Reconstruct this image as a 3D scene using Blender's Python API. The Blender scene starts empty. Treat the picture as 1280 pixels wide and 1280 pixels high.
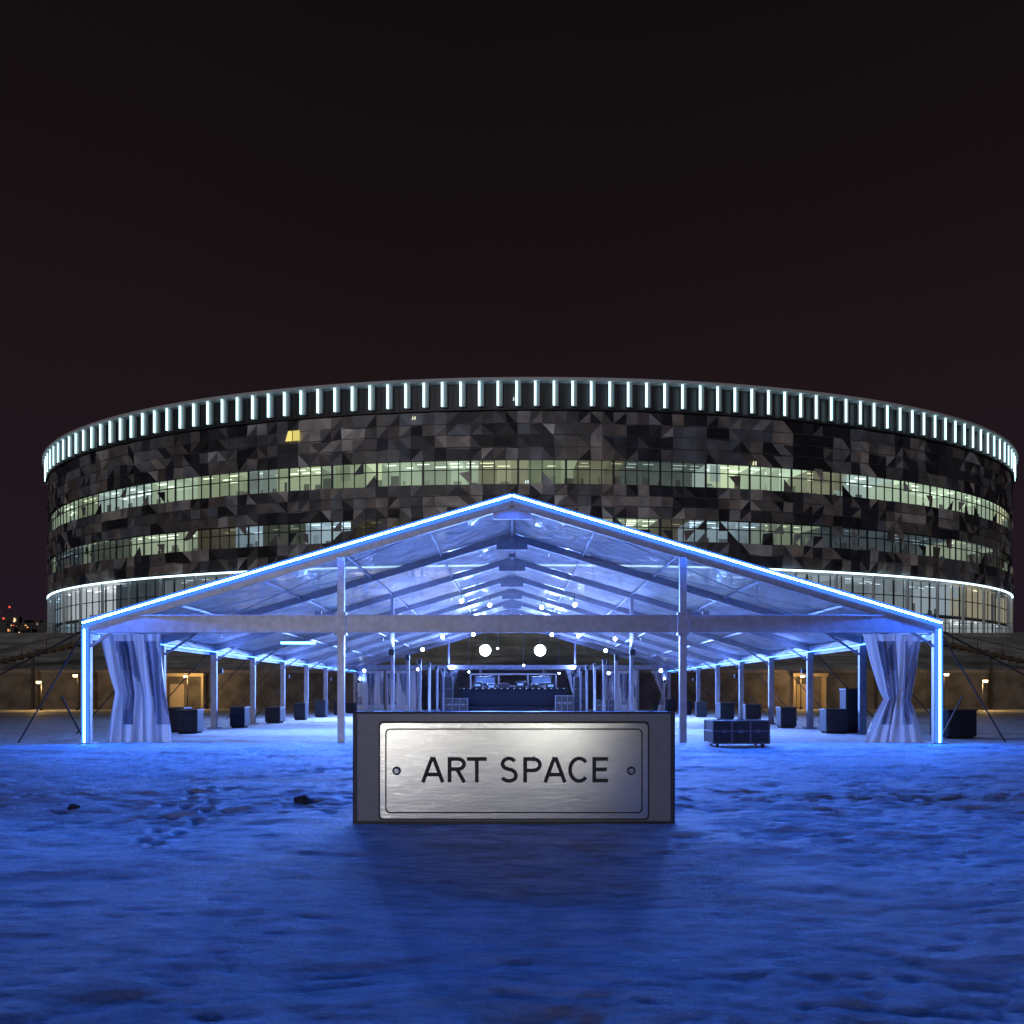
import bpy, math, random, bmesh
import numpy as np
from mathutils import Vector, Matrix, noise
random.seed(7); np.random.seed(7)
S = bpy.context.scene
S.view_settings.view_transform='Standard'; S.view_settings.look='None'
S.view_settings.exposure=0; S.view_settings.gamma=1
COL=S.collection

# ------------------------------------------------------------ materials
def newmat(name):
    m=bpy.data.materials.new(name); m.use_nodes=True
    nt=m.node_tree; nt.nodes.clear()
    out=nt.nodes.new('ShaderNodeOutputMaterial')
    return m,nt,out
def principled(name,col,rough=.6,metal=0,bump=0,bscale=20,var=0,spec=.5,aniso=0):
    m,nt,out=newmat(name); N=nt.nodes; L=nt.links
    b=N.new('ShaderNodeBsdfPrincipled'); L.new(b.outputs[0],out.inputs[0])
    b.inputs['Base Color'].default_value=(*col,1); b.inputs['Roughness'].default_value=rough
    b.inputs['Metallic'].default_value=metal; b.inputs['Specular IOR Level'].default_value=spec
    b.inputs['Anisotropic'].default_value=aniso
    if bump or var:
        tc=N.new('ShaderNodeTexCoord'); nz=N.new('ShaderNodeTexNoise'); nz.inputs['Scale'].default_value=bscale
        nz.inputs['Detail'].default_value=5; L.new(tc.outputs['Object'],nz.inputs['Vector'])
        if bump:
            bp=N.new('ShaderNodeBump'); bp.inputs['Strength'].default_value=bump; bp.inputs['Distance'].default_value=.02
            L.new(nz.outputs[0],bp.inputs['Height']); L.new(bp.outputs[0],b.inputs['Normal'])
        if var:
            r=N.new('ShaderNodeMapRange'); r.inputs[1].default_value=.3; r.inputs[2].default_value=.7
            r.inputs[3].default_value=1-var; r.inputs[4].default_value=1+var
            L.new(nz.outputs[0],r.inputs[0])
            mx=N.new('ShaderNodeVectorMath'); mx.operation='SCALE'; mx.inputs[0].default_value=col
            L.new(r.outputs[0],mx.inputs['Scale']); L.new(mx.outputs[0],b.inputs['Base Color'])
    return m
def emit(name,col,s,sample=True):
    m,nt,out=newmat(name); e=nt.nodes.new('ShaderNodeEmission')
    e.inputs[0].default_value=(*col,1); e.inputs[1].default_value=s
    nt.links.new(e.outputs[0],out.inputs[0])
    if not sample: m.cycles.emission_sampling='NONE'
    return m
def attr_emit(name,s=1):
    m,nt,out=newmat(name); N=nt.nodes;L=nt.links
    a=N.new('ShaderNodeAttribute'); a.attribute_name='Col'
    e=N.new('ShaderNodeEmission'); e.inputs[1].default_value=s
    L.new(a.outputs['Color'],e.inputs[0])
    d=N.new('ShaderNodeBsdfDiffuse'); d.inputs[0].default_value=(.2,.2,.2,1)
    ad=N.new('ShaderNodeAddShader'); L.new(e.outputs[0],ad.inputs[0]); L.new(d.outputs[0],ad.inputs[1])
    L.new(ad.outputs[0],out.inputs[0]); m.cycles.emission_sampling='NONE'; return m

# ------------------------------------------------------------ mesh helper
class MB:
    def __init__(s): s.v=[]; s.f=[]; s.c=[]
    def quad(s,a,b,c,d,col=None):
        n=len(s.v); s.v+= [tuple(a),tuple(b),tuple(c),tuple(d)]; s.f.append((n,n+1,n+2,n+3)); s.c.append(col)
    def tri(s,a,b,c,col=None):
        n=len(s.v); s.v+= [tuple(a),tuple(b),tuple(c)]; s.f.append((n,n+1,n+2)); s.c.append(col)
    def box(s,x0,x1,y0,y1,z0,z1,col=None):
        n=len(s.v)
        s.v+=[(x0,y0,z0),(x1,y0,z0),(x1,y1,z0),(x0,y1,z0),(x0,y0,z1),(x1,y0,z1),(x1,y1,z1),(x0,y1,z1)]
        for f in [(0,3,2,1),(4,5,6,7),(0,1,5,4),(1,2,6,5),(2,3,7,6),(3,0,4,7)]:
            s.f.append(tuple(n+i for i in f)); s.c.append(col)
    def beam(s,p,q,w,h,up=(0,0,1),col=None):
        p=Vector(p);q=Vector(q);d=(q-p).normalized();up=Vector(up)
        if abs(d.dot(up.normalized()))>.99: up=Vector((0,1,0))
        sd=d.cross(up).normalized(); u=sd.cross(d).normalized()
        n=len(s.v)
        for P in (p,q):
            for a,b in ((-1,-1),(1,-1),(1,1),(-1,1)):
                s.v.append(tuple(P+sd*a*w/2+u*b*h/2))
        for f in [(0,1,2,3),(7,6,5,4),(0,4,5,1),(1,5,6,2),(2,6,7,3),(3,7,4,0)]:
            s.f.append(tuple(n+i for i in f)); s.c.append(col)
    def cyl(s,p,q,r,n=8,r2=None,col=None):
        p=Vector(p);q=Vector(q);d=(q-p).normalized(); r2=r if r2 is None else r2
        a=d.orthogonal().normalized(); b=d.cross(a); k=len(s.v)
        for P,R in ((p,r),(q,r2)):
            for i in range(n):
                t=2*math.pi*i/n; s.v.append(tuple(P+a*math.cos(t)*R+b*math.sin(t)*R))
        for i in range(n):
            j=(i+1)%n; s.f.append((k+i,k+j,k+n+j,k+n+i)); s.c.append(col)
        s.f.append(tuple(k+i for i in reversed(range(n)))); s.c.append(col)
        s.f.append(tuple(k+n+i for i in range(n))); s.c.append(col)
    def make(s,name,mat,parent=None,smooth=False,bevel=0,loc=None):
        me=bpy.data.meshes.new(name); me.from_pydata(s.v,[],s.f); me.update()
        if any(c is not None for c in s.c):
            ca=me.color_attributes.new('Col','FLOAT_COLOR','CORNER')
            arr=[]
            for f,c in zip(s.f,s.c):
                c=c or (0,0,0)
                arr+= [c[0],c[1],c[2],1]*len(f)
            ca.data.foreach_set('color',arr)
        me.materials.append(mat)
        if smooth: me.polygons.foreach_set('use_smooth',[True]*len(me.polygons))
        o=bpy.data.objects.new(name,me); COL.objects.link(o)
        if parent: o.parent=parent
        if loc: o.location=loc
        if bevel:
            b=o.modifiers.new('bev','BEVEL'); b.width=bevel; b.segments=2; b.limit_method='ANGLE'
        return o
def empty(name,loc=(0,0,0)):
    e=bpy.data.objects.new(name,None); COL.objects.link(e); e.location=loc; e.empty_display_size=.5; return e
def lamp(name,kind,energy,col,loc,aim=None,parent=None,size=.2,cone=120,blend=.8):
    l=bpy.data.lights.new(name,kind); l.energy=energy; l.color=col; l.shadow_soft_size=size
    if kind=='SPOT': l.spot_size=math.radians(cone); l.spot_blend=blend
    o=bpy.data.objects.new(name,l); COL.objects.link(o); o.parent=parent; o.location=loc
    if aim is not None: o.rotation_euler=Vector(aim).to_track_quat('-Z','Y').to_euler()
    return o

# ------------------------------------------------------------ camera
cam=bpy.data.cameras.new('camera'); co=bpy.data.objects.new('camera',cam); COL.objects.link(co)
cam.sensor_width=36; cam.lens=28.125; cam.shift_y=0.1766; cam.clip_end=3000; cam.clip_start=.05
co.location=(0,0,1.5); co.rotation_euler=(math.radians(90),0,0); S.camera=co

# ------------------------------------------------------------ world (night sky with city haze)
w=bpy.data.worlds.new('World'); S.world=w; w.use_nodes=True
nt=w.node_tree; N=nt.nodes; L=nt.links; N.clear()
wo=N.new('ShaderNodeOutputWorld'); bg=N.new('ShaderNodeBackground'); L.new(bg.outputs[0],wo.inputs[0])
tc=N.new('ShaderNodeTexCoord'); sx=N.new('ShaderNodeSeparateXYZ'); L.new(tc.outputs['Generated'],sx.inputs[0])
nz=N.new('ShaderNodeTexNoise'); nz.inputs['Scale'].default_value=1.6; nz.inputs['Detail'].default_value=2
L.new(tc.outputs['Generated'],nz.inputs['Vector'])
ma=N.new('ShaderNodeMath'); ma.operation='MULTIPLY_ADD'; ma.inputs[1].default_value=.16; L.new(nz.outputs[0],ma.inputs[0])
mb_=N.new('ShaderNodeMath'); mb_.operation='SUBTRACT'; mb_.inputs[1].default_value=.08
L.new(sx.outputs['Z'],ma.inputs[2]); L.new(ma.outputs[0],mb_.inputs[0])
cr=N.new('ShaderNodeValToRGB'); L.new(mb_.outputs[0],cr.inputs[0]); L.new(cr.outputs[0],bg.inputs[0])
e=cr.color_ramp.elements; e[0].position=0; e[0].color=(.0150,.0090,.0165,1); e[1].position=.75; e[1].color=(.0036,.0031,.0034,1)
x=e.new(.18); x.color=(.0145,.0086,.0135,1); x=e.new(.36); x.color=(.0128,.0074,.0092,1); x=e.new(.52); x.color=(.0085,.0053,.0062,1)
bg.inputs[1].default_value=1.0
# dim city glow from behind the photographer
sun=bpy.data.lights.new('city_glow','SUN'); sun.energy=.44; sun.angle=math.radians(12); sun.color=(1,.95,.94)
so=bpy.data.objects.new('city_glow',sun); COL.objects.link(so); so.rotation_euler=(math.radians(87),0,math.radians(-14))

# ------------------------------------------------------------ shared materials
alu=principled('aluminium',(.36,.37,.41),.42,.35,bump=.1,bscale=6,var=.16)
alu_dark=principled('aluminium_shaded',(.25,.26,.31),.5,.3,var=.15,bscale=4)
black=principled('black_paint',(.018,.018,.022),.45,0,bump=.1,var=.2)
steel=principled('steel_trim',(.45,.46,.5),.3,.9)
concrete=principled('concrete',(.20,.175,.16),.85,0,bump=.4,bscale=1.2,var=.3)
led=emit('led_strip',(.020,.15,1.0),600)
led_v=emit('led_strip_post',(.020,.15,1.0),170)
led_eave=emit('led_eave',(.05,.2,1.0),20)
led_halo=emit('led_halo_glow',(.060,.21,1.0),1.4,False)  # weak blue emission painting the glow halo beside the LED lines

# ------------------------------------------------------------ snow ground: one sheet
def axis(segs):
    out=[segs[0][0]]
    for a,b,st in segs:
        n=max(1,int(round((b-a)/st))); out+=list(np.linspace(a,b,n+1)[1:])
    return np.array(out)
half=[(0,5,.05),(5,10,.08),(10,20,.2),(20,50,1.2),(50,200,10),(200,1500,130)]
xp=axis(half); xs=np.concatenate([-xp[::-1][:-1],xp])
ys=axis([(-1500,-60,160),(-60,-6,6),(-6,2,.5),(2,6,.03),(6,12,.045),(12,24,.09),(24,66,.5),(66,120,3),(120,1500,138)])
X,Y=np.meshgrid(xs,ys)
def vnoise(x,y,seed):
    r=np.random.RandomState(seed); T=r.rand(256,256)
    xi=np.floor(x).astype(int); yi=np.floor(y).astype(int); fx=x-xi; fy=y-yi
    fx=fx*fx*(3-2*fx); fy=fy*fy*(3-2*fy)
    g=lambda i,j:T[(xi+i)%256,(yi+j)%256]
    return (g(0,0)*(1-fx)+g(1,0)*fx)*(1-fy)+(g(0,1)*(1-fx)+g(1,1)*fx)*fy
prints=[]
rf=random.Random(11)
for (ax,ay,bx,by) in ((-9,14.5,9,16.5),(-3.5,8,-9,21),(3.2,11,12,13.2),(6.5,8.2,4.8,21.5),(-7.5,11.6,-2.6,12.2),(2.5,12,7.5,10.2),(-12,18,-4,21.5),(8,19,13,14),(-5,8.6,-2.2,11)):
    Ld=math.hypot(bx-ax,by-ay); n=int(Ld/.36); dx,dy=(bx-ax)/Ld,(by-ay)/Ld
    for k in range(n):
        t=k*.36; s=.13*(1 if k%2 else -1); wob=.5*math.sin(t*.5+ax)
        prints.append((ax+dx*t-dy*(s+wob)+rf.uniform(-.04,.04),ay+dy*t+dx*(s+wob)+rf.uniform(-.04,.04),dx,dy))
for _ in range(260):
    a_=rf.uniform(0,6.28); prints.append((rf.uniform(-13,13),rf.uniform(9.8,22),math.cos(a_),math.sin(a_)))
def H(X,Y):
    z=np.zeros_like(X)
    wx=X+.6*vnoise(X*.7,Y*.7,21); wy=Y+.6*vnoise(X*.7+9,Y*.7,22)
    patch=.45+1.1*vnoise(X*.35+3,Y*.6+8,33)
    for s,a,sd in ((.22,.05,1),(.7,.026,2),(1.7,.022,3),(3.9,.019,4),(8.3,.015,5),(15,.010,6)):
        n=vnoise(wx*s*.7+31.7,wy*s*1.3+11.3,sd)
        z+= a*(patch if s>1 else 1)*((1-np.abs(2*n-1))*.7+(n-.5)*1.3-.35)
    for yo in (17.6,19.3):
        dd=Y-(yo+.9*np.sin(X*.12)+.02*X*X*.5); z-= .035*np.exp(-(dd/.16)**2); z+=.02*np.exp(-((np.abs(dd)-.32)/.12)**2)
    for (fx_,fy_,dx,dy) in prints:
        i0,i1=np.searchsorted(xs,[fx_-.5,fx_+.5]); j0,j1=np.searchsorted(ys,[fy_-.5,fy_+.5])
        xx=X[j0:j1,i0:i1]-fx_; yy=Y[j0:j1,i0:i1]-fy_
        u=(xx*dx+yy*dy)/.17; v=(-xx*dy+yy*dx)/.075; r2=u*u+v*v
        z[j0:j1,i0:i1]+= -.05*np.exp(-r2**1.5)+.02*np.exp(-((np.sqrt(r2)-1.45)/.35)**2)
    fade=np.clip(1-(np.abs(Y-12)-13)/10,0.12,1)*np.clip(1-(np.abs(X)-25)/20,0,1)
    fade=np.where((Y>66)|(Y<-30),0,fade)
    sg=np.clip(np.maximum((np.abs(X)-1.9)/.8,(np.abs(Y-9.3)-.3)/.7),0,1)
    return z*fade*(.2+.8*sg)
Z=H(X,Y)
nx,ny=len(xs),len(ys)
verts=np.stack([X,Y,Z],-1).reshape(-1,3)
i=np.arange(nx*ny).reshape(ny,nx)
faces=np.stack([i[:-1,:-1],i[:-1,1:],i[1:,1:],i[1:,:-1]],-1).reshape(-1,4)
me=bpy.data.meshes.new('snow_ground'); me.from_pydata(verts.tolist(),[],faces.tolist()); me.update()
me.polygons.foreach_set('use_smooth',[True]*len(me.polygons))
g=bpy.data.objects.new('snow_ground',me); COL.objects.link(g)
m,nt,out=newmat('snow'); N=nt.nodes; L=nt.links
b=N.new('ShaderNodeBsdfPrincipled'); L.new(b.outputs[0],out.inputs[0]); b.inputs['Roughness'].default_value=.6
b.inputs['Specular IOR Level'].default_value=.4
tc=N.new('ShaderNodeTexCoord')
mp=N.new('ShaderNodeMapping'); mp.inputs['Scale'].default_value=(.28,1,1); L.new(tc.outputs['Object'],mp.inputs[0])
n1=N.new('ShaderNodeTexNoise'); n1.inputs['Scale'].default_value=.5; n1.inputs['Detail'].default_value=8; n1.inputs['Roughness'].default_value=.74
L.new(mp.outputs[0],n1.inputs['Vector'])
r1=N.new('ShaderNodeValToRGB'); L.new(n1.outputs[0],r1.inputs[0])
r1.color_ramp.elements[0].position=.53; r1.color_ramp.elements[0].color=(0,0,0,1); r1.color_ramp.elements[1].position=.66; r1.color_ramp.elements[1].color=(.9,.9,.9,1)
n3=N.new('ShaderNodeTexNoise'); n3.inputs['Scale'].default_value=6; n3.inputs['Detail'].default_value=8; n3.inputs['Roughness'].default_value=.78; L.new(mp.outputs[0],n3.inputs['Vector'])
sn=N.new('ShaderNodeValToRGB'); L.new(n3.outputs[0],sn.inputs[0])
sn.color_ramp.elements[0].position=.38; sn.color_ramp.elements[0].color=(.36,.36,.38,1); sn.color_ramp.elements[1].position=.58; sn.color_ramp.elements[1].color=(.92,.92,.93,1)
mx=N.new('ShaderNodeMixRGB'); mx.inputs[2].default_value=(.42,.23,.12,1)
L.new(r1.outputs[0],mx.inputs[0]); L.new(sn.outputs[0],mx.inputs[1]); L.new(mx.outputs[0],b.inputs['Base Color'])
n2=N.new('ShaderNodeTexNoise'); n2.inputs['Scale'].default_value=13; n2.inputs['Detail'].default_value=8; n2.inputs['Roughness'].default_value=.82; L.new(tc.outputs['Object'],n2.inputs['Vector'])
bp=N.new('ShaderNodeBump'); bp.inputs['Strength'].default_value=1; bp.inputs['Distance'].default_value=.08
L.new(n2.outputs[0],bp.inputs['Height']); L.new(bp.outputs[0],b.inputs['Normal'])
me.materials.append(m)

# ------------------------------------------------------------ arena building
arena=empty('arena_building',(3,150,0))
A,B=84.7,50.5
tt=np.linspace(0,2*math.pi,6001); pts=np.stack([A*np.cos(tt),B*np.sin(tt)],-1)
sl=np.concatenate([[0],np.cumsum(np.linalg.norm(np.diff(pts,axis=0),axis=1))]); PER=sl[-1]
def EP(s,o,z):
    t=float(np.interp((s%PER),sl,tt)); c,sn_=math.cos(t),math.sin(t)
    nv=Vector((c/A,sn_/B,0)).normalized()
    return Vector((A*c,B*sn_,z))+nv*o
def tang(s): return (EP(s,1,0)-EP(s,0,0)).cross(Vector((0,0,1)))
def ring(mb,z0,z1,o0,o1,n=220,cf=None):
    for k in range(n):
        s0=PER*k/n; s1=PER*(k+1)/n
        mb.quad(EP(s0,o0,z0),EP(s1,o0,z0),EP(s1,o1,z1),EP(s0,o1,z1),cf(k) if cf else None)
ZT=40.2; F0=36.7
B1=(27.3,30.6); B2=(20.4,23.4); ZL=17.3; Z0=7.5
core=principled('dark_cladding',(.045,.045,.053),.4,.2,var=.2,bscale=.4)
mb=MB()
for z0,z1 in ((B1[1],ZT),(B2[1],B1[0]),(ZL,B2[0])): ring(mb,z0,z1,0,0)
ring(mb,ZT-.02,ZT-.02,0,-14); ring(mb,ZL,ZL,0,-3)
mb.make('core_wall',core,arena)
roofm=principled('roof_membrane_grey',(.3,.31,.32),.7,var=.1)
mb=MB(); ring(mb,ZT+.0,ZT+1.5,-14,-40); ring(mb,ZT+1.5,ZT+1.5,-40,-50.2); mb.make('roof_deck',roofm,arena)
rimm=principled('white_rim',(.62,.66,.68),.5)
mb=MB(); ring(mb,ZT-.22,ZT+.12,1.2,1.2); ring(mb,ZT+.12,ZT+.12,1.2,-.2); ring(mb,ZT-.22,ZT-.22,-.0,1.2)
mb.make('roof_rim',rimm,arena)
mb=MB(); ring(mb,F0-.2,F0+.02,.7,.7); ring(mb,F0+.02,F0+.02,0,.7); ring(mb,F0-.2,F0-.2,0,.7); mb.make('fin_ledge',core,arena)
NF=188
finm=principled('fin_panel',(.34,.38,.39),.5)
finled=emit('fin_led',(.58,.92,1.0),2.4)
mf=MB(); ml=MB(); mm_=MB()
for k in range(NF):
    s=PER*k/NF; top=ZT-.25; bot=F0+.25
    a=EP(s+.14,.45,0); mf.beam(a+Vector((0,0,bot)),a+Vector((0,0,top)),.34,.62,up=tang(s))
    c=EP(s-.14,.80,0); ml.beam(c+Vector((0,0,bot+.05)),c+Vector((0,0,top)),.12,.25,up=tang(s))
    c=EP(s+1.15,.06,0); mm_.beam(c+Vector((0,0,bot)),c+Vector((0,0,top)),.1,.1,up=tang(s))
mf.make('fins',finm,arena); ml.make('fin_lights',finled,arena); mm_.make('backing_seams',core,arena)
fm,nt,out=newmat('facade_facets'); N=nt.nodes;L=nt.links
b=N.new('ShaderNodeBsdfPrincipled'); L.new(b.outputs[0],out.inputs[0])
a=N.new('ShaderNodeAttribute'); a.attribute_name='Col'
tc=N.new('ShaderNodeTexCoord'); nz=N.new('ShaderNodeTexNoise'); nz.inputs['Scale'].default_value=.5; nz.inputs['Detail'].default_value=4; L.new(tc.outputs['Object'],nz.inputs['Vector'])
r=N.new('ShaderNodeMapRange'); r.inputs[1].default_value=.3; r.inputs[2].default_value=.7; r.inputs[3].default_value=.65; r.inputs[4].default_value=1.3; L.new(nz.outputs[0],r.inputs[0])
vm=N.new('ShaderNodeVectorMath'); vm.operation='SCALE'; L.new(a.outputs['Color'],vm.inputs[0]); L.new(r.outputs[0],vm.inputs['Scale'])
L.new(vm.outputs[0],b.inputs['Base Color']); b.inputs['Roughness'].default_value=.45; b.inputs['Metallic'].default_value=.1
def facet_col():
    r=random.random()
    if r<.36: c=random.choice(((.036,.042,.062),(.024,.025,.034),(.06,.060,.075)))
    elif r<.66: c=random.choice(((.16,.15,.16),(.185,.155,.15),(.13,.145,.18)))
    elif r<.90: c=random.choice(((.27,.25,.25),(.30,.26,.245),(.23,.245,.28)))
    else: c=random.choice(((.46,.43,.41),(.42,.43,.46)))
    k=random.uniform(.75,1.25); return tuple(v*k for v in c)
mb=MB()
nc=290
def facets(z0,z1,rows,prob=1.0,off=.25):
    G={}
    for j in range(rows+1):
        for k in range(nc):
            jz=0 if j in(0,rows) else random.uniform(-.12,.12)
            G[(k,j)]=EP(PER*(k+random.uniform(-.08,.08))/nc, off+random.uniform(0,.30), z0+(z1-z0)*j/rows+jz)
    prev={}
    for j in range(rows):
        last=None
        for k in range(nc):
            p=[G[(k,j)],G[((k+1)%nc,j)],G[((k+1)%nc,j+1)],G[(k,j+1)]]
            if random.random()<.5: ts=((0,1,2),(0,2,3))
            else: ts=((0,1,3),(1,2,3))
            one=random.random()<.25
            for q_,t_ in enumerate(ts):
                up=prev.get(k)
                if last and (random.random()<.38 or (one and q_==1)): c=last
                elif up and random.random()<.3: c=up
                else: c=facet_col()
                last=c
                if random.random()<prob: mb.tri(*[p[q] for q in t_],c)
            prev[k]=last
facets(B1[1]-.2,F0-.3,4); facets(B2[1]-.1,B1[0]+.1,3); facets(ZL+.3,B2[0]+.1,2)
facets(B1[0],B1[1],2,.06,.3); facets(B2[0],B2[1],2,.22,.3)
mb.make('facade_panels',fm,arena)
mg=MB()
for z in (32.0,33.5,34.9,24.7,26.0,18.9):
    for k in range(220): mg.beam(EP(PER*k/220,.50,z),EP(PER*(k+1)/220,.50,z),.05,.06)
mg.make('cladding_rails',principled('rail_grey',(.10,.10,.11),.5),arena)
inter=attr_emit('lit_interior')  # room light put into wall, ceiling and furniture colours as emission
mi=MB(); 
def storey(z0,z1,bright,warm,dark,depth=4.5,n=210,strips=.75,lo=.45,furn=2):
    z=z1-.15; cols=[]; k=0
    while k<n:
        L_=random.randint(1,6); v=bright*random.uniform(lo,1.25)
        if random.random()<dark: v=bright*random.uniform(.03,.2)
        tint=random.choice(warm)
        for _ in range(L_): cols.append(tuple(v*q for q in tint))
        k+=L_
    for k in range(n):
        s0=PER*k/n; s1=PER*(k+1)/n; c=cols[k]
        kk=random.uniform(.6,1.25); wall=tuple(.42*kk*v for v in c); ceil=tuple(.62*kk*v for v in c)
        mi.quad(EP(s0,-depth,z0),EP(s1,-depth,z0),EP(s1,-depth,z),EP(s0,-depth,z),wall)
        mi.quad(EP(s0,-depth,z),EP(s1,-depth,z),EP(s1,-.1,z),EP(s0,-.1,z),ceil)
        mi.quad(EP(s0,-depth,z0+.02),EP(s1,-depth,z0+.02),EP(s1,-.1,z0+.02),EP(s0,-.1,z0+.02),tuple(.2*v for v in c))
        if random.random()<.2 or cols[k]!=cols[k-1]:
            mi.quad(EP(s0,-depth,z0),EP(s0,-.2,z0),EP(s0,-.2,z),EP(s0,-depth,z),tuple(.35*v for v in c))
        for o in (-.9,-2.3,-3.6):
            if random.random()<strips*.6:
                q=random.uniform(.05,.3)*(s1-s0)
                mi.quad(EP(s0+q,o,z-.06),EP(s1-q,o,z-.06),EP(s1-q,o-.3,z-.06),EP(s0+q,o-.3,z-.06),tuple(3.5*v for v in c))
        for _ in range(furn):
          if random.random()<.55:
            o=-random.uniform(.5,3); h=random.uniform(.5,1.7); w_=random.uniform(.3,1.3); s_=s0+random.random(); dk=random.choice((.05,.1,.25))
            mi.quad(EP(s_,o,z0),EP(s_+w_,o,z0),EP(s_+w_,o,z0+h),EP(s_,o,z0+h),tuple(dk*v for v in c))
        if random.random()<.12:
            s_=s0+random.random(); o=-.35; h=random.uniform(.8,2.4)
            mi.quad(EP(s_,o,z-h),EP(s_+1.4,o,z-h),EP(s_+1.4,o,z),EP(s_,o,z),tuple(.3*v for v in c))
greenish=[(.80,1,.62),(.75,1,.70),(.95,1,.62),(.7,.95,.85)]
mixed=[(.8,1,.7),(.6,.85,1),(1,.9,.55),(.8,1,.8)]
storey(B1[0],B1[1],.85,greenish,.07)
storey(B2[0],B2[1],.72,mixed,.34)
for za,zb,br,dk in ((Z0,12.2,.6,.42),(12.4,ZL-.3,.95,.26)):
    storey(za,zb,br,[(.55,.8,1),(.8,.9,.95),(1,.93,.65),(.7,.88,1)],dk,depth=6,n=170,strips=.6,lo=.3,furn=1)
mi.make('storey_interiors',inter,arena)
mg=MB()
for (z0,z1,n,o) in ((B1[0],B1[1],290,.02),(B2[0],B2[1],290,.02),(Z0,ZL-.3,240,-.25)):
    for k in range(n):
        s=PER*k/n; p=EP(s,o,z0); wd=(.26 if k%4==0 else .11)
        mg.beam(p,p+Vector((0,0,z1-z0)),.12,wd,up=tang(s))
    zs=(((z0+z1)/2+.35,.12),) if n>250 else ((z0+2.4,.12),(12.3,.5),(14.8,.12))
    for z,hh in zs:
        for k in range(220):
            mg.beam(EP(PER*k/220,o,z),EP(PER*(k+1)/220,o,z),.1,hh)
mg.make('glazing_bars',principled('bar_dark',(.04,.045,.05),.5),arena)
mc=MB()
for k in range(70):
    p=EP(PER*k/70,.25,Z0); mc.cyl(p,p+Vector((0,0,ZL-.1-Z0)),.22,8)
mc.make('columns',principled('column_grey',(.45,.48,.50),.6),arena)
mr=MB(); ring(mr,ZL-.10,ZL+.10,.50,.50); ring(mr,ZL-.10,ZL-.10,.30,.50); mr.make('soffit_led_ring',emit('ring_led',(.62,.9,1),3.4),arena)
ms=MB(); ring(ms,ZL-.03,ZL-.03,-3,.29); ms.make('soffit',principled('soffit_white',(.7,.7,.7),.6),arena)
mo=MB()
def lit(px,py,w_,h_,col):
    best=min(range(0,int(PER)*2),key=lambda q:(abs((EP(q/2,0,0).x+3)/(EP(q/2,0,0).y+150)-px) + (0 if EP(q/2,0,0).y<0 else 9)))
    s=best/2; z=py*(EP(s,0,0).y+150)+1.5; o=.72
    mo.quad(EP(s-w_/2,o,z-h_/2),EP(s-.06,o,z-h_/2),EP(s-.06,o,z+h_/2),EP(s-w_*.3,o,z+h_/2),col)
    mo.quad(EP(s+.06,o,z-h_/2),EP(s+w_/2,o,z-h_/2),EP(s+w_/2,o,z+h_/2),EP(s+.06,o,z+h_/2),tuple(.8*v for v in col))
lit(-.273,.319,2.0,1.3,(.9,.75,.18)); lit(-.12,.341,.5,.4,(1,1,.7)); lit(.02,.262,.5,.4,(.8,1,1)); lit(.30,.285,.6,.5,(.9,.9,.6)); lit(.005,.365,.4,.5,(.8,1,1))
mo.make('lit_windows',attr_emit('lit_window',1.0),arena)

# ------------------------------------------------------------ embankment with retaining wall
emb=empty('embankment')
mb=MB()
for k in range(-30,30):
    x0=k*8+.04; x1=k*8+7.96
    mb.box(x0,x1,74,74.6,0,3.35)
mb.make('retaining_wall',principled('wall_concrete',(.13,.115,.10),.85,bump=.4,bscale=.8,var=.5),emb)
mb=MB(); mb.box(-240,240,73.85,74.9,3.36,3.62); mb.make('coping',concrete,emb)
mb=MB(); NX=120
for k in range(NX):
    xa=-240+480*k/NX; xb=-240+480*(k+1)/NX
    for j in range(6):
        ya=74.9+17*j/6; yb=74.9+17*(j+1)/6-.06; za=3.5+4.9*j/6; zb=3.5+4.9*(j+1)/6
        mb.quad((xa+.03,ya,za+.05),(xb-.03,ya,za+.05),(xb-.03,yb,zb),(xa+.03,yb,zb))
mb.make('slope_slabs',principled('slope_concrete',(.55,.51,.50),.8,bump=.4,bscale=.35,var=.5),emb)
mb=MB(); mb.quad((-240,74.8,3.4),(240,74.8,3.4),(240,91.9,8.32),(-240,91.9,8.32)); mb.quad((-240,91.9,8.32),(240,91.9,8.32),(240,260,8.32),(-240,260,8.32))
mb.make('plateau',principled('plateau_snow',(.4,.4,.42),.8,var=.2,bscale=.2),emb)
mb=MB()
for k in range(-80,81): mb.beam((k*2.5,91.5,8.4),(k*2.5,91.5,9.5),.06,.06)
for z in (8.9,9.45): mb.beam((-200,91.5,z),(200,91.5,z),.05,.05)
mb.make('railing',principled('railing_dark',(.06,.06,.06),.5),emb)
mb=MB()
for sg in (-1,1):
    for q in range(28):
        xx=sg*(33+q*.75); zz=7.6-q*.17
        mb.box(min(xx,xx+sg*.74),max(xx,xx+sg*.74),72.9,73.8,zz-.35,zz)
    mb.beam((sg*33,72.85,8.5),(sg*53.5,72.85,3.85),.07,.07)
    for q in range(0,28,3): mb.beam((sg*(33.4+q*.75),72.85,7.4-q*.17),(sg*(33.4+q*.75),72.85,8.4-q*.17),.05,.05)
    for q in (0,7,14,21,27): mb.beam((sg*(33.4+q*.75),73.3,0),(sg*(33.4+q*.75),73.3,7.3-q*.17),.2,.2)
mb.make('stair_ramp',principled('ramp_dark',(.04,.037,.037),.8,var=.2),emb)
mb=MB()
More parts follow.
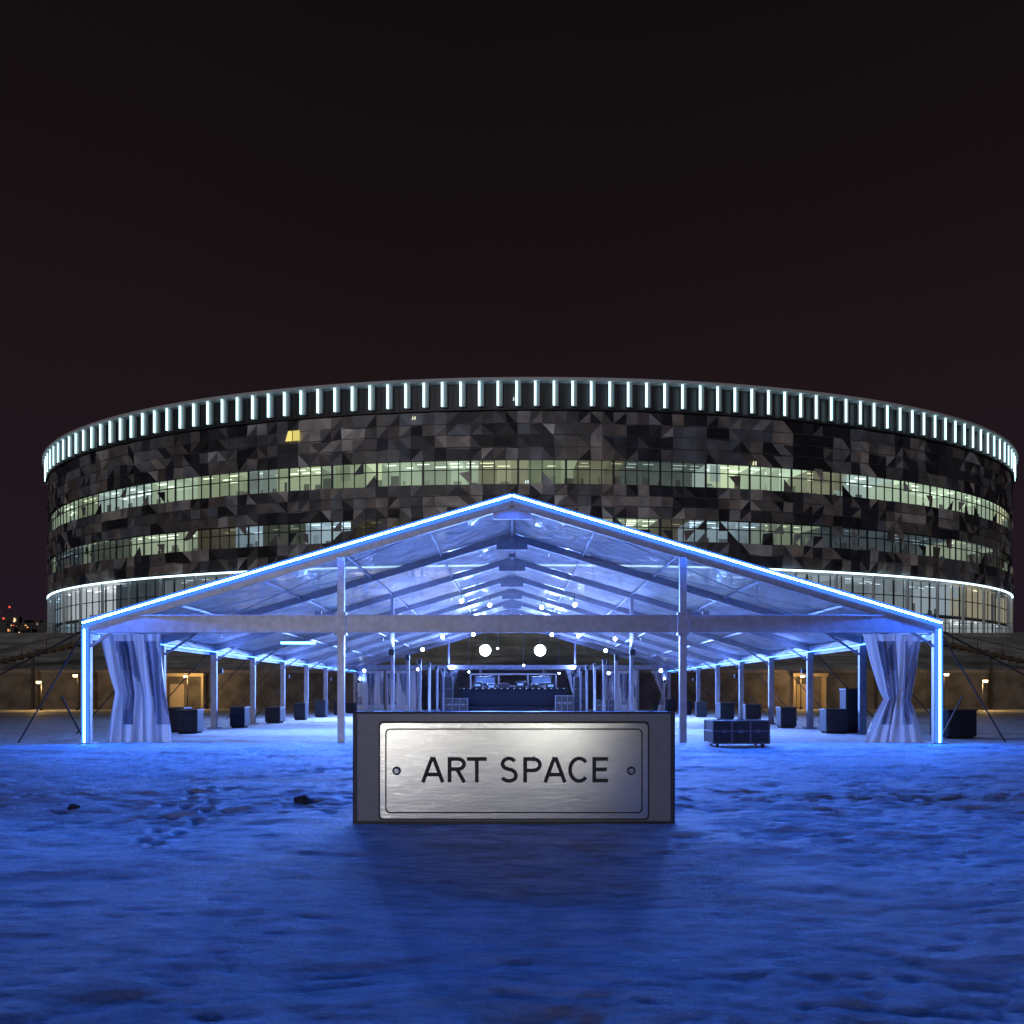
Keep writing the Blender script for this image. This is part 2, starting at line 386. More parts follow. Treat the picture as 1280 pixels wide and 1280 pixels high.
for xc,w_ in ((-30.2,3.4),(27.3,2.6)):
    mb.box(xc-w_/2-.2,xc-w_/2,73.3,73.98,0,3.0); mb.box(xc+w_/2,xc+w_/2+.2,73.3,73.98,0,3.0)
    mb.box(xc-w_/2-.3,xc+w_/2+.3,73.1,73.98,3.0,3.3)
    mb.box(xc-w_/2+.3,xc-.1,73.9,73.97,0,2.3)
mb.make('portals',principled('portal_paint',(.45,.36,.22),.7),emb)

def wall_lamp(x,y,z,energy,col=(1,.60,.20)):
    p=empty('street_lamp',(x,y,0))
    m1=MB(); m1.cyl((0,0,0),(0,0,z-.1),.06,8,.045); m1.cyl((0,0,0),(0,0,.25),.14,8); m1.beam((0,0,z-.1),(0,-.35,z),.06,.06); m1.box(-.2,.2,-.6,-.2,z+.08,z+.16)
    m1.make('pole',black,p)
    m2=MB(); m2.cyl((0,-.4,z-.12),(0,-.4,z+.07),.16,10,.2); m2.make('lamp_head',emit('sodium_lamp',(1,.66,.28),10,False),p)
    lamp('lamp_light','POINT',energy,col,(0,-.4,z-.4),parent=p,size=.25)
for x,y,z,en in ((-40.0,68,2.4,260),(-29.2,72,3.0,260),(-38.0,70,3.0,50),(26.0,72,3.0,230),(40.0,68.,2.5,260),(37.8,70,3.1,60)):
    wall_lamp(x,y,z,en)

# ------------------------------------------------------------ distant city
city=empty('distant_city')
mb=MB(); mw=MB()
rc=random.Random(5)
for k in range(46):
    sgn=-1 if k<26 else 1
    x=sgn*rc.uniform(168,215) if k%3 else sgn*rc.uniform(200,300); y=290+k*2.5; h=rc.uniform(25,31)+(y-290)*.06; wd=rc.uniform(5,14)
    mb.box(x-wd/2,x+wd/2,y,y+2.2,0,h)
    for q in range(6):
        wx=x+rc.uniform(-wd/2+.8,wd/2-.8); wz=h-rc.uniform(.8,5); sz=rc.uniform(.4,.9)
        mw.quad((wx,y-.05,wz),(wx+sz,y-.05,wz),(wx+sz,y-.05,wz+sz),(wx,y-.05,wz+sz),rc.choice(((1,.5,.18),(1,.10,.06),(.9,.6,.35),(1,.10,.06),(1,.4,.12))))
    if k%4==0:
        mb.box(x-.15,x+.15,y+1,y+1.3,h,h+4); mw.quad((x-.4,y+.95,h+3.6),(x+.4,y+.95,h+3.6),(x+.4,y+.95,h+4.3),(x-.4,y+.95,h+4.3),(1,.08,.05))
mb.make('blocks',principled('city_wall',(.10,.09,.09),.9),city)
mw.make('city_windows',attr_emit('city_window',1.3),city)
mast=empty('radio_mast',(-188,280,0))
m1=MB(); 
for a_ in range(3):
    t=a_*2.094; m1.cyl((math.cos(t)*1.2,math.sin(t)*1.2,0),(math.cos(t)*.2,math.sin(t)*.2,38),.12,6)
for z in range(2,36,2): m1.cyl((1.2-z*.026,0,z),(-(1.2-z*.026)*.5,.8,z+1.5),.06,5)
m1.make('lattice',black,mast)
m2=MB(); m2.cyl((0,0,38),(0,0,38.7),.35,8); m2.make('beacon',emit('red_beacon',(1,.05,.03),1,False),mast)

# ------------------------------------------------------------ event tent
tent=empty('event_tent',(0,23.44,0))
HW=12.45; ZE=3.5; ZR=7.2; BAY=5; NB=8
def roofz(x): return ZR-(ZR-ZE)*abs(x)/HW
fr=MB(); fr_front=MB()
for k in range(NB+1):
    y=BAY*k; t=fr_front if k==0 else fr
    for sg in (-1,1):
        t.beam((sg*HW,y,-.05),(sg*HW,y,ZE-.02),.24,.16,up=(0,1,0))
        off=Vector((0,0,-.16))
        t.beam(Vector((sg*(HW+.02),y,ZE))+off,Vector((0,y,ZR))+off,.14,.24)
        t.box(sg*HW-.22,sg*HW+.22,y-.2,y+.2,.0,.06)
        t.beam((sg*HW,y,ZE-.7),(sg*(HW-1.3),y,roofz(HW-1.3)-.25),.07,.07)
    t.box(-.55,.55,y-.05,y+.05,ZR-.62,ZR-.3)
for k in range(2,NB+1):
    for sg in (-1,1):
        fr.beam((sg*5,BAY*k,0),(sg*5,BAY*k,roofz(5)-.2 if k in(2,NB) else 3.3),.14,.12,up=(0,1,0))
for sg in (-1,1):
    fr_front.beam((sg*5,-.02,-.05),(sg*5,-.02,roofz(5)-.25),.2,.16,up=(0,1,0))
    fr_front.box(sg*5-.16,sg*5+.16,-.14,.10,3.18,3.86)
    for zz in (3.30,3.74):
        for bx in (-.1,.1): fr_front.cyl((sg*5+bx,-.17,zz),(sg*5+bx,-.14,zz),.022,8)
    fr.beam((sg*HW,.1,ZE-.14),(sg*HW,NB*BAY-.1,ZE-.14),.12,.2)
    for xx in (2.5,5,7.5,10): fr.beam((sg*xx,.1,roofz(xx)-.1),(sg*xx,NB*BAY,roofz(xx)-.1),.06,.08)
fr.beam((0,.1,ZR-.1),(0,NB*BAY,ZR-.1),.08,.1)
for xa,xb in ((-HW+.12,-5.17),(-4.83,4.83),(5.17,HW-.12)):
    fr_front.box(xa,xb,-.075,.075,3.26,3.78)
    fr_front.box(xa,xb,-.095,-.076,3.26,3.30); fr_front.box(xa,xb,-.095,-.076,3.74,3.78)
yb=NB*BAY
fr.box(-HW+.12,HW-.12,yb-.12,yb+.0,3.35,3.7)
for xx in (-10,-7.5,-2.5,2.5,7.5,10): fr.beam((xx,yb-.05,0),(xx,yb-.05,3.33),.12,.1,up=(0,1,0))
for k in (0,3,7):
    for sg in (-1,1):
        fr.cyl((sg*HW,BAY*k,ZE-.3),(sg*2.5,BAY*(k+1),roofz(2.5)-.2),.012,5); fr.cyl((sg*HW,BAY*(k+1),ZE-.3),(sg*2.5,BAY*k,roofz(2.5)-.2),.012,5)
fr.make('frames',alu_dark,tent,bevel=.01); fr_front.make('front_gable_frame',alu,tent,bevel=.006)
mm,nt,out=newmat('clear_pvc_roof'); N=nt.nodes;L=nt.links
tc=N.new('ShaderNodeTexCoord'); nz=N.new('ShaderNodeTexNoise'); nz.inputs['Scale'].default_value=1.1; nz.inputs['Detail'].default_value=5; nz.inputs['Distortion'].default_value=1.4
L.new(tc.outputs['Object'],nz.inputs['Vector'])
bp=N.new('ShaderNodeBump'); bp.inputs['Strength'].default_value=.8; bp.inputs['Distance'].default_value=.14; L.new(nz.outputs[0],bp.inputs['Height'])
d=N.new('ShaderNodeBsdfDiffuse'); d.inputs[0].default_value=(.68,.68,.72,1); L.new(bp.outputs[0],d.inputs['Normal'])
t=N.new('ShaderNodeBsdfTranslucent'); t.inputs[0].default_value=(.6,.6,.7,1); L.new(bp.outputs[0],t.inputs['Normal'])
tr=N.new('ShaderNodeBsdfTransparent'); tr.inputs[0].default_value=(.75,.8,.95,1)
gl=N.new('ShaderNodeBsdfGlossy'); gl.inputs['Roughness'].default_value=.14; gl.inputs[0].default_value=(.9,.93,1,1); L.new(bp.outputs[0],gl.inputs['Normal'])
m1=N.new('ShaderNodeMixShader'); m1.inputs[0].default_value=.3; L.new(d.outputs[0],m1.inputs[1]); L.new(t.outputs[0],m1.inputs[2])
m2=N.new('ShaderNodeMixShader'); L.new(m1.outputs[0],m2.inputs[1]); L.new(tr.outputs[0],m2.inputs[2])
rg=N.new('ShaderNodeMapRange'); rg.inputs[1].default_value=.3; rg.inputs[2].default_value=.7; rg.inputs[3].default_value=.18; rg.inputs[4].default_value=.5
L.new(nz.outputs[0],rg.inputs[0]); L.new(rg.outputs[0],m2.inputs[0])
m3=N.new('ShaderNodeMixShader'); m3.inputs[0].default_value=.15; L.new(m2.outputs[0],m3.inputs[1]); L.new(gl.outputs[0],m3.inputs[2]); L.new(m3.outputs[0],out.inputs[0])
vs=[];fs=[]
for sg in (-1,1):
    nu,nv=40,96; base=len(vs)
    for a_ in range(nv+1):
        y=NB*BAY*a_/nv; ph=(y%BAY)/BAY; sag=.10*math.sin(math.pi*ph)
        for c_ in range(nu+1):
            x=HW*c_/nu; q=(x%2.5)/2.5
            z=roofz(x)-.02-sag*(.4+.6*math.sin(math.pi*q))*.6+.02*noise.noise(Vector((x*1.5,y*.8,sg*5)))
            if c_==0: z=ZR
            vs.append((sg*x*(1.008),y,z))
    for a_ in range(nv):
        for c_ in range(nu):
            i0=base+a_*(nu+1)+c_; f=(i0,i0+1,i0+nu+2,i0+nu+1); fs.append(f if sg>0 else f[::-1])
me=bpy.data.meshes.new('roof_membrane'); me.from_pydata(vs,[],fs); me.polygons.foreach_set('use_smooth',[True]*len(me.polygons)); me.materials.append(mm)
o=bpy.data.objects.new('roof_membrane',me); COL.objects.link(o); o.parent=tent
mb=MB()
for sg in (-1,1): mb.quad((sg*(HW+.13),0,ZE-.05),(sg*(HW+.13),yb,ZE-.05),(sg*(HW+.15),yb,ZE-.42),(sg*(HW+.15),0,ZE-.42))
mb.make('valance',principled('white_pvc',(.7,.7,.72),.5),tent)
ml=MB(); md=MB(); mv=MB()
for sg in (-1,1):
    ml.beam((sg*(HW+.05),-.16,ZE+.04),(sg*.02,-.16,ZR+.04),.035,.035)
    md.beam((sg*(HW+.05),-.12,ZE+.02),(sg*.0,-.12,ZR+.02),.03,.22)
    mv.beam((sg*(HW+.0),-.16,.05),(sg*(HW+.0),-.16,ZE-.15),.035,.035)
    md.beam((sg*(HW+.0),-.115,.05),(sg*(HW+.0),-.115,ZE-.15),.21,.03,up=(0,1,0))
ml.make('led_gable_line',led,tent); mv.make('led_post_line',led_v,tent); md.make('led_halo_strip',led_halo,tent)
me_=MB()
for sg in (-1,1): me_.beam((sg*(HW-.14),.4,ZE-.30),(sg*(HW-.14),yb-.3,ZE-.30),.022,.022)
me_.beam((-6.9,4.6,3.25),(-8.1,4.6,3.25),.1,.08)
me_.make('led_eave_line',led_eave,tent)
fb=MB(); fl=MB()
spots=[(-2.05,4.75,.42,yb-2.2),(2.15,4.75,.42,yb-2.2),(-7.2,3.3,.10,yb-2.2),(7.4,3.0,.10,yb-2.2),(-1.1,4.9,.07,yb-2.2),(.9,3.6,.07,yb-2.2),(11.4,3.2,.12,yb-2.2),(-11.3,3.2,.1,yb-2.2),(-3.3,3.1,.06,yb-2.2),(3.6,3.0,.06,yb-2.2)]
# small spotlights hung from the rafters
for k,xs_ in ((3,(-2.4,3.0)),(4,(-1.2,1.6,-5.8)),(5,(-2.9,2.6,6.2)),(6,(-.9,1.2,-4.6,4.4)),(7,(-2.8,.3,2.9,-6.5,6.8))):
    for x in xs_: spots.append((x,roofz(x)-.62,.075+.006*k,BAY*k-.3))
for x,z,r,y in spots:
    fb.cyl((x,y,z),(x,y+.25,z),r*1.15,14,r*.7); fb.beam((x,y+.2,z),(x,y+.2,roofz(x)-.2),.035,.035)
    fl.cyl((x,y-.02,z),(x,y-.05,z),r,20)
    if r>.2: lamp('flood','SPOT',19000,(.17,.31,1),(x,y-.12,z),(0,-1,-.12),tent,.25,150,.6)
for k in range(2,NB+1):  # unseen upward lights added on the posts to brighten the roof membrane
    for sx_ in (-5,5):
        y=BAY*k-.25; fb.cyl((sx_,y,3.05),(sx_,y,3.3),.12,12)
        lamp('roof_fill','SPOT',950 if k<6 else 1900,(.22,.34,1),(sx_,y,3.34),(-sx_*.18,-.25,1),tent,.1,140,.9)
    for sx_ in (-12.1,12.1):
        if k%2: continue
        y=BAY*k-.25; fb.cyl((sx_,y,2.3),(sx_,y,2.5),.1,12)
        lamp('roof_fill','SPOT',450,(.15,.28,1),(sx_,y,2.56),(-sx_*.12,-.1,.7),tent,.1,140,.9)
fb.make('flood_housings',black,tent); fl.make('flood_lenses',emit('flood_lens',(.6,.8,1),60),tent)
fb2=MB()
for sx_ in (-7.5,0,7.5):
    z=roofz(sx_)-.42; fb2.box(sx_-.12,sx_+.12,7.5,7.6,z-.06,z+.1)
    lamp('wash_light','SPOT',2500,(.14,.30,1),(sx_,7.45,z-.12),(0,-.5,-1),tent,.12,150,.6)
    fb2.box(sx_-.12,sx_+.12,22.5,22.6,z-.06,z+.1)
    lamp('wash_light','SPOT',4800,(.26,.44,1),(sx_,22.45,z-.12),(0,-.3,-1),tent,.12,160,.6)
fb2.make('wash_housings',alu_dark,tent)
cm,nt,out=newmat('curtain_pvc'); N=nt.nodes;L=nt.links
at=N.new('ShaderNodeAttribute'); at.attribute_name='Col'
d=N.new('ShaderNodeBsdfPrincipled'); d.inputs['Roughness'].default_value=.3; L.new(at.outputs['Color'],d.inputs['Base Color'])
t=N.new('ShaderNodeBsdfTranslucent'); L.new(at.outputs['Color'],t.inputs[0])
mxs=N.new('ShaderNodeMixShader'); mxs.inputs[0].default_value=.35; L.new(d.outputs[0],mxs.inputs[1]); L.new(t.outputs[0],mxs.inputs[2]); L.new(mxs.outputs[0],out.inputs[0])
def curtain(name,xt0,xt1,xm0,xm1,xb0,xb1,zm,y,ztop=3.25,folds=8,amp=.12):
    mb=MB(); nu=folds*10; nv=30; P={}
    rs=random.Random(len(name)*7+int(xt0*10)); phs=[rs.uniform(0,6) for _ in range(4)]
    for j in range(nv+1):
        z=.02+(ztop-.02)*j/nv
        if z>zm: q=(z-zm)/(ztop-zm); q=q**.8; a0=xm0+(xt0-xm0)*q; a1=xm1+(xt1-xm1)*q
        else: q=(zm-z)/zm; q=q**.8; a0=xm0+(xb0-xm0)*q; a1=xm1+(xb1-xm1)*q
        for i_ in range(nu+1):
            u=i_/nu; ph=u*folds*2*math.pi+1.6*math.sin(u*7+phs[0])+.5*math.sin(z*1.6+phs[1]+u*4)
            am=amp*(.45+.55*math.sin(u*11+phs[2])**2)
            P[(i_,j)]=(a0+(a1-a0)*u+.05*math.sin(ph*.63+z+phs[3]),y+am*math.sin(ph)+.03*math.sin(ph*2.3),z)
    for j in range(nv):
        z=ztop*j/nv
        for i_ in range(nu):
            u=i_/nu; s_=math.sin(u*13+phs[0])+.6*math.sin(u*29+phs[1])+.35*math.sin(z*2.2+u*5)
            clear=(s_>.1) and .5<z<ztop-.25
            c=(.10,.12,.19) if clear and s_>.8 else ((.27,.29,.38) if clear else (.66,.67,.72))
            mb.quad(P[(i_,j)],P[(i_+1,j)],P[(i_+1,j+1)],P[(i_,j+1)],c)
    o=mb.make(name,cm,tent,smooth=True)
    bm=bmesh.new(); bm.from_mesh(o.data); bmesh.ops.remove_doubles(bm,verts=bm.verts,dist=.0005); bm.to_mesh(o.data); bm.free()
curtain('curtain_front_a',-12.2,-10.4,-11.8,-10.3,-12.1,-10.1,1.5,.35)
curtain('curtain_front_b',10.45,12.2,11.1,11.75,10.4,12.1,1.3,.35)
curtain('curtain_back_a',-5.6,-4.2,-5.1,-4.8,-5.4,-4.5,1.4,yb-.3,folds=5)
curtain('curtain_back_b',4.3,5.6,4.8,5.1,4.5,5.5,1.4,yb-.3,folds=5)
curtain('curtain_back_c',11.0,12.3,11.8,12.1,11.5,12.3,1.4,yb-.3,folds=5)
curtain('wall_panel_a',-12.3,-10.1,-12.3,-10.1,-12.3,-10.1,1.4,yb-.3,folds=3,amp=.03)
curtain('wall_panel_b',-9.9,-7.6,-9.9,-7.6,-9.9,-7.6,1.4,yb-.3,folds=3,amp=.03)
curtain('wall_panel_c',7.6,9.9,7.6,9.9,7.6,9.9,1.4,yb-.3,folds=3,amp=.03)
gs=MB()
for sg in (-1,1):
    for k in range(0,NB+1):
        y=BAY*k
        gs.cyl((sg*HW,y,ZE-.05),(sg*(HW+3.2 if k else HW+2.2),y+.3,.02),.022,6)
    gs.cyl((sg*(HW+.1),.2,ZE-.1),(sg*(HW+9.5),9,1.6),.03,6)
    gs.cyl((sg*(HW+9.5),9,1.6),(sg*(HW+9.7),9,0),.05,6)
    gs.cyl((sg*(HW+.9),1.5,.05),(sg*(HW+1.6),1.5,1.4),.03,6)
gs.make('guy_straps',black,tent)

# ------------------------------------------------------------ ballast crates
cratem=principled('crate_dark',(.014,.017,.03),.6,var=.2,spec=.25)
def ballast(x,y,w_=.75,h_=.75):
    p=empty('ballast_crate',(x,y,0)); p.rotation_euler[2]=random.uniform(-.12,.12)
    m=MB(); m.box(-w_/2,w_/2,-w_/2,w_/2,.08,h_); m.box(-w_/2+.03,w_/2-.03,-w_/2+.1,-w_/2+.2,0,.08); m.box(-w_/2+.03,w_/2-.03,w_/2-.2,w_/2-.1,0,.08)
    m.make('crate',cratem,p,bevel=.03)
    m=MB(); m.box(-w_/2-.02,w_/2+.02,-w_/2-.02,w_/2+.02,h_+.001,h_+.06)
    m.beam((-w_*.25,-w_/2-.04,h_*.65),(w_*.25,-w_/2-.04,h_*.65),.05,.03); m.make('lid_and_handle',black,p,bevel=.01)
for k in range(1,NB+1):
    for sg in (-1,1):
        y=23.44+5*k+random.uniform(-.3,.3)
        ballast(sg*(11.75+random.uniform(-.1,.1)),y+.8,random.uniform(.6,.8),random.uniform(.75,1.0))
ballast(-12.6,30.2,.7,.9); ballast(12.6,29.6,.7,1.6); ballast(14.6,26.5,1.0,.9)

# ------------------------------------------------------------ flight case
def flight_case(x,y,w_,d_,h_,rot=0):
    p=empty('flight_case',(x,y,0)); p.rotation_euler[2]=rot
    m=MB(); m.box(-w_/2,w_/2,-d_/2,d_/2,.13,h_); m.make('shell',principled('case_laminate',(.02,.022,.03),.4,bump=.15,bscale=30),p)
    m=MB(); t=.035
    for z in (.13,h_*.62,h_):
        for s in (-1,1):
            m.beam((-w_/2,s*d_/2,z),(w_/2,s*d_/2,z),t,t); m.beam((s*w_/2,-d_/2,z),(s*w_/2,d_/2,z),t,t)
    for sx_ in (-1,-.33,.33,1):
        m.beam((sx_*w_/2,-d_/2-.003,.13),(sx_*w_/2,-d_/2-.003,h_),t,t)
    for s in (-1,1): m.beam((s*w_/2,d_/2,.13),(s*w_/2,d_/2,h_),t,t)
    for sx_ in (-.6,0,.6): m.box(sx_*w_/2-.06,sx_*w_/2+.06,-d_/2-.03,-d_/2-.002,h_*.56,h_*.68)
    m.make('edge_trim',principled('case_trim',(.16,.17,.2),.4,.7),p,bevel=.006)
    m=MB()
    for a_ in (-1,1):
        for b_ in (-1,1): m.cyl((a_*(w_/2-.15)-.03,b_*(d_/2-.12),.06),(a_*(w_/2-.15)+.03,b_*(d_/2-.12),.06),.06,12); m.box(a_*(w_/2-.15)-.05,a_*(w_/2-.15)+.05,b_*(d_/2-.12)-.05,b_*(d_/2-.12)+.05,.10,.13)
    m.make('castors',black,p)
flight_case(6.2,22.1,1.55,.8,.74,.05)
flight_case(-3.9,56.0,1.6,.8,1.1); flight_case(3.6,55.2,1.2,.8,1.3); flight_case(6.6,57,1.4,.8,1.0)

# ------------------------------------------------------------ stage with mixing desk
st=empty('stage_desk',(0.1,58.5,0))
m=MB(); m.box(-4.1,4.1,-1.2,2.2,0,.5); m.box(-3.8,3.8,-.6,.2,.52,1.75); m.box(-4.0,4.0,-.75,.35,1.76,1.84)
m.make('platform_and_bar',principled('stage_black',(.012,.014,.025),.6,var=.2,spec=.2),st,bevel=.02)
m=MB()
for x in (-3.2,-1.1,1.1,3.2): m.beam((x,1.5,.5),(x,1.5,2.9),.1,.1)
for z in (2.0,2.9): m.beam((-3.2,1.5,z),(3.2,1.5,z),.1,.1)
m.make('back_truss',steel,st)
m=MB()
for x,h_ in ((-2.6,.45),(-1.6,.3),(-.7,.35),(.5,.5),(1.5,.28),(2.7,.4)): m.box(x-.35,x+.35,-.45,.05,1.85,1.85+h_)
m.box(-2.9,-1.3,1.3,1.44,2.1,2.75); m.box(1.3,2.9,1.3,1.44,2.1,2.75)
for x in (-4.9,4.9):
    for z in (0,.9,1.8): m.box(x-.45,x+.45,0,.8,z+.02,z+.88)
m.make('equipment',black,st,bevel=.02)
m=MB()
for x,z in ((-2.6,2.1),(-1.6,2.0),(.5,2.15),(2.7,2.05)):
    m.quad((x-.2,-.46,z-.12),(x+.2,-.46,z-.12),(x+.2,-.46,z+.06),(x-.2,-.46,z+.06),(.10,.25,.8))
for x in np.arange(-3.6,3.7,.45): m.quad((x,-.76,1.79),(x+.08,-.76,1.79),(x+.08,-.76,1.83),(x,-.76,1.83),(.6,.8,1))
m.quad((-2.8,1.29,2.2),(-1.4,1.29,2.2),(-1.4,1.29,2.65),(-2.8,1.29,2.65),(.02,.07,.3)); m.quad((1.4,1.29,2.2),(2.8,1.29,2.2),(2.8,1.29,2.65),(1.4,1.29,2.65),(.02,.07,.3))
m.make('screens',attr_emit('screen_glow',1.0),st)

# ------------------------------------------------------------ ART SPACE sign
SY=9.15
sign=empty('art_space_sign',(.022,SY,0))
m=MB(); m.box(-1.845,1.845,0,.38,-.03,1.283); m.make('plinth_body',principled('plinth_dark',(.035,.037,.045),.5,.1,bump=.1),sign,bevel=.012)
m=MB(); m.box(-1.79,1.79,-.012,.001,.035,1.262); m.make('front_panel',principled('grey_panel',(.22,.225,.24),.5,.25,bump=.08,bscale=25,var=.08),sign,bevel=.004)
def rrect(w_,h_,r,n=8):
    o=[]
    for cx,cz,a0 in ((w_/2-r,h_/2-r,0),(-w_/2+r,h_/2-r,90),(-w_/2+r,-h_/2+r,180),(w_/2-r,-h_/2+r,270)):
        for k in range(n+1):
            t=math.radians(a0+90*k/n); o.append((cx+r*math.cos(t),cz+r*math.sin(t)))
    return o
def rplate(name,w_,h_,r,y0,y1,mat,cx=0,cz=0,inner=None,bevel=0):
    O=rrect(w_,h_,r); n=len(O); m=MB()
    if inner:
        I=rrect(*inner); V=[(a+cx,y0,b_+cz) for a,b_ in O]+[(a+cx,y0,b_+cz) for a,b_ in I]+[(a+cx,y1,b_+cz) for a,b_ in O]+[(a+cx,y1,b_+cz) for a,b_ in I]
        m.v=V
        for k in range(n):
            j=(k+1)%n
            for f in ((k,j,n+j,n+k),(k,2*n+k,2*n+j,j),(n+k,n+j,3*n+j,3*n+k),(2*n+k,3*n+k,3*n+j,2*n+j)): m.f.append(f); m.c.append(None)
    else:
        m.v=[(a+cx,y0,b_+cz) for a,b_ in O]+[(a+cx,y1,b_+cz) for a,b_ in O]
        m.f.append(tuple(range(n))); m.f.append(tuple(range(2*n-1,n-1,-1))); m.c+=[None,None]
        for k in range(n): j=(k+1)%n; m.f.append((k,n+k,n+j,j)); m.c.append(None)
    return m.make(name,mat,sign,bevel=bevel)
bm_,nt,out=newmat('brushed_steel'); N=nt.nodes;L=nt.links
b=N.new('ShaderNodeBsdfPrincipled'); L.new(b.outputs[0],out.inputs[0])
b.inputs['Base Color'].default_value=(.69,.70,.655,1); b.inputs['Metallic'].default_value=1; b.inputs['Roughness'].default_value=.3
tc=N.new('ShaderNodeTexCoord'); mp=N.new('ShaderNodeMapping'); mp.inputs['Scale'].default_value=(1.5,1,160); L.new(tc.outputs['Object'],mp.inputs[0])
nz=N.new('ShaderNodeTexNoise'); nz.inputs['Scale'].default_value=2; nz.inputs['Detail'].default_value=5; L.new(mp.outputs[0],nz.inputs['Vector'])
bp=N.new('ShaderNodeBump'); bp.inputs['Strength'].default_value=.2; bp.inputs['Distance'].default_value=.003; L.new(nz.outputs[0],bp.inputs['Height']); L.new(bp.outputs[0],b.inputs['Normal'])
r=N.new('ShaderNodeMapRange'); r.inputs[3].default_value=.17; r.inputs[4].default_value=.27; L.new(nz.outputs[0],r.inputs[0]); L.new(r.outputs[0],b.inputs['Roughness'])
CZ=1.5-(963-866)/1000*SY
rplate('plate_backing',3.09,1.13,.05,-.022,-.011,black,0,CZ)
rplate('metal_plate',3.05,1.09,.045,-.045,-.021,bm_,0,CZ,bevel=.004)
ink=principled('engraved_black',(.012,.012,.013),.6)
rplate('engraved_border',2.93,.965,.055,-.047,-.044,ink,0,CZ,inner=(2.900,.935,.045))
Wd=.148
def arc(cx,cy,rx,ry,a0,a1,n=18): return [(cx+rx*math.cos(math.radians(a0+(a1-a0)*k/n)),cy+ry*math.sin(math.radians(a0+(a1-a0)*k/n))) for k in range(n+1)]
h=Wd/2
G={
 'A':(.92,[[(h*.9,0),(.46-.02,1)],[(.92-h*.9,0),(.46+.02,1)],[(.20,.31),(.72,.31)]]),
 'R':(.74,[[(h,0),(h,1)],[(h,1-h),(.40,1-h)]+arc(.40,.725,.25,.2005,90,-90)+[(h,.5245)],[(.38,.50),(.66,0)]]),
 'T':(.78,[[(0,1-h),(.78,1-h)],[(.39,0),(.39,1-h)]]),
 'P':(.72,[[(h,0),(h,1)],[(h,1-h),(.40,1-h)]+arc(.40,.70,.26,.226,90,-90)+[(h,.474)]]),
 'C':(.80,[arc(.43,.5,.36,.445,42,318,34)]),
 'E':(.62,[[(h,0),(h,1)],[(h,1-h),(.62,1-h)],[(h,.515),(.57,.515)],[(h,h),(.62,h)]]),
 'S':(.70,[arc(.355,.735,.25,.21,28,180,16)+arc(.355,.735,.25,.205,190,258,8)+arc(.36,.265,.27,.245,80,-20,12)+arc(.36,.265,.28,.205,-28,-158,16)]),
}
mt=MB()
def stroke(pl,x0,z0,sc,y):
    P=[Vector(p) for p in pl]; n=len(P); Lf=[];Rt=[]
    for k in range(n):
        d0=(P[k]-P[k-1]).normalized() if k>0 else (P[1]-P[0]).normalized()
        d1=(P[k+1]-P[k]).normalized() if k<n-1 else d0
        t=(d0+d1).normalized(); nn=Vector((-t.y,t.x)); ml_=Wd/2/max(.5,nn.dot(Vector((-d0.y,d0.x))))
        Lf.append(P[k]+nn*ml_); Rt.append(P[k]-nn*ml_)
    f=lambda p:(x0+p.x*sc,y,z0+p.y*sc)
    for k in range(n-1): mt.quad(f(Lf[k]),f(Rt[k]),f(Rt[k+1]),f(Lf[k+1]))
sc=.288; px=lambda p:(p-640-2.4)/1000*SY
lay=[('A',527),('R',560),('T',584),('S',625),('P',654),('A',679),('C',710),('E',740)]
for q,(ch,x0) in enumerate(lay):
    for r_,s_ in enumerate(G[ch][1]): stroke(s_,px(x0),CZ+.012-sc/2,sc,-.0462-.0003*r_-.0001*(q%2))
mt.make('lettering',ink,sign)
for sx_ in (-1.335,1.335):
    m=MB(); m.cyl((sx_,-.044,CZ),(sx_,-.047,CZ),.05,20); m.make('screw_washer',ink,sign)
    m=MB(); m.cyl((sx_,-.046,CZ),(sx_,-.066,CZ),.038,20,.026); m.make('screw_head',steel,sign)
    m=MB(); m.beam((sx_-.02,-.067,CZ-.01),(sx_+.02,-.067,CZ+.01),.004,.006); m.make('screw_slot',ink,sign)

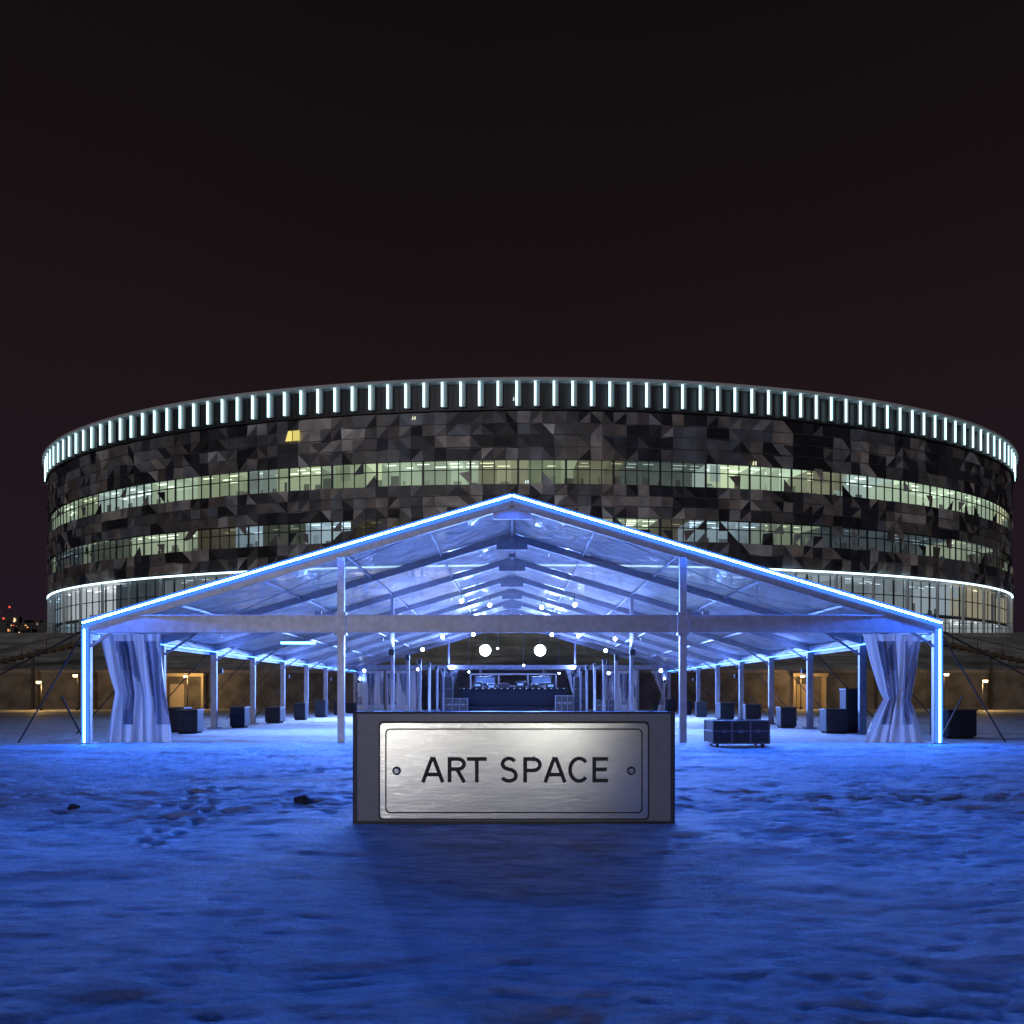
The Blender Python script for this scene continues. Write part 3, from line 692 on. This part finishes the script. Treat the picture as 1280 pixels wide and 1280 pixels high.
# ------------------------------------------------------------ unseen fill-light poles added behind the photographer to light the sign
def fill_pole(x,y,z,en,cone,col=(1,.98,.93),size=.3,tz=.78):
    fp=empty('fill_light_pole',(x,y,0))
    m=MB(); m.cyl((0,0,0),(0,0,z),.06,10,.045); m.box(-.3,.3,.05,.13,z-.15,z+.15); m.box(-.2,.2,-.2,.2,0,.05); m.make('pole_and_head',black,fp)
    lamp('sign_fill','SPOT',en,col,(0,.2,z),(-x,SY-y-.2,tz-z),fp,size,cone,1.0)
fill_pole(1.0,-2.6,1.3,170,19,tz=.7)
fill_pole(-3.4,-2.0,1.5,85,18,tz=.7)
# unseen blue fill lights added either side to lift the foreground snow
for sg in (-1,1):
    p=empty('blue_fill_pole',(sg*9.0,7.6,0))
    m=MB(); m.cyl((0,0,0),(0,0,5.2),.07,10,.05); m.cyl((0,0,0),(0,0,.12),.22,12); m.beam((0,0,5.1),(-sg*.4,0,5.15),.06,.06); m.box(-sg*.4-.2,-sg*.4+.2,-.15,.15,5.12,5.3)
    m.make('pole_and_head',black,p)
    lamp('blue_fill','SPOT',1150,(.022,.16,1),(-sg*.4,0,5.08),(-sg*6.5,-2.2,-5.1),p,.15,120,.9)

# ------------------------------------------------------------ rocks / clods
rockm=principled('rock_dark',(.03,.028,.027),.8,bump=.6,bscale=20)
def rock(x,y,sx_,sz_,seed):
    bm=bmesh.new(); bmesh.ops.create_icosphere(bm,subdivisions=4,radius=1)
    for v in bm.verts:
        n=noise.fractal(v.co*1.3+Vector((seed,0,0)),1,2,4); v.co*=1+.35*n; v.co.x*=sx_; v.co.y*=sx_*.8; v.co.z=v.co.z*sz_
    me=bpy.data.meshes.new('rock'); bm.to_mesh(me); bm.free(); me.materials.append(rockm)
    o=bpy.data.objects.new('rock',me); COL.objects.link(o); o.location=(x,y,.01)
rock(-2.86,10.9,.12,.09,3); rock(-5.7,10.4,.08,.045,9); rock(-2.6,11.1,.05,.03,14); rock(-6.0,10.6,.04,.02,20)
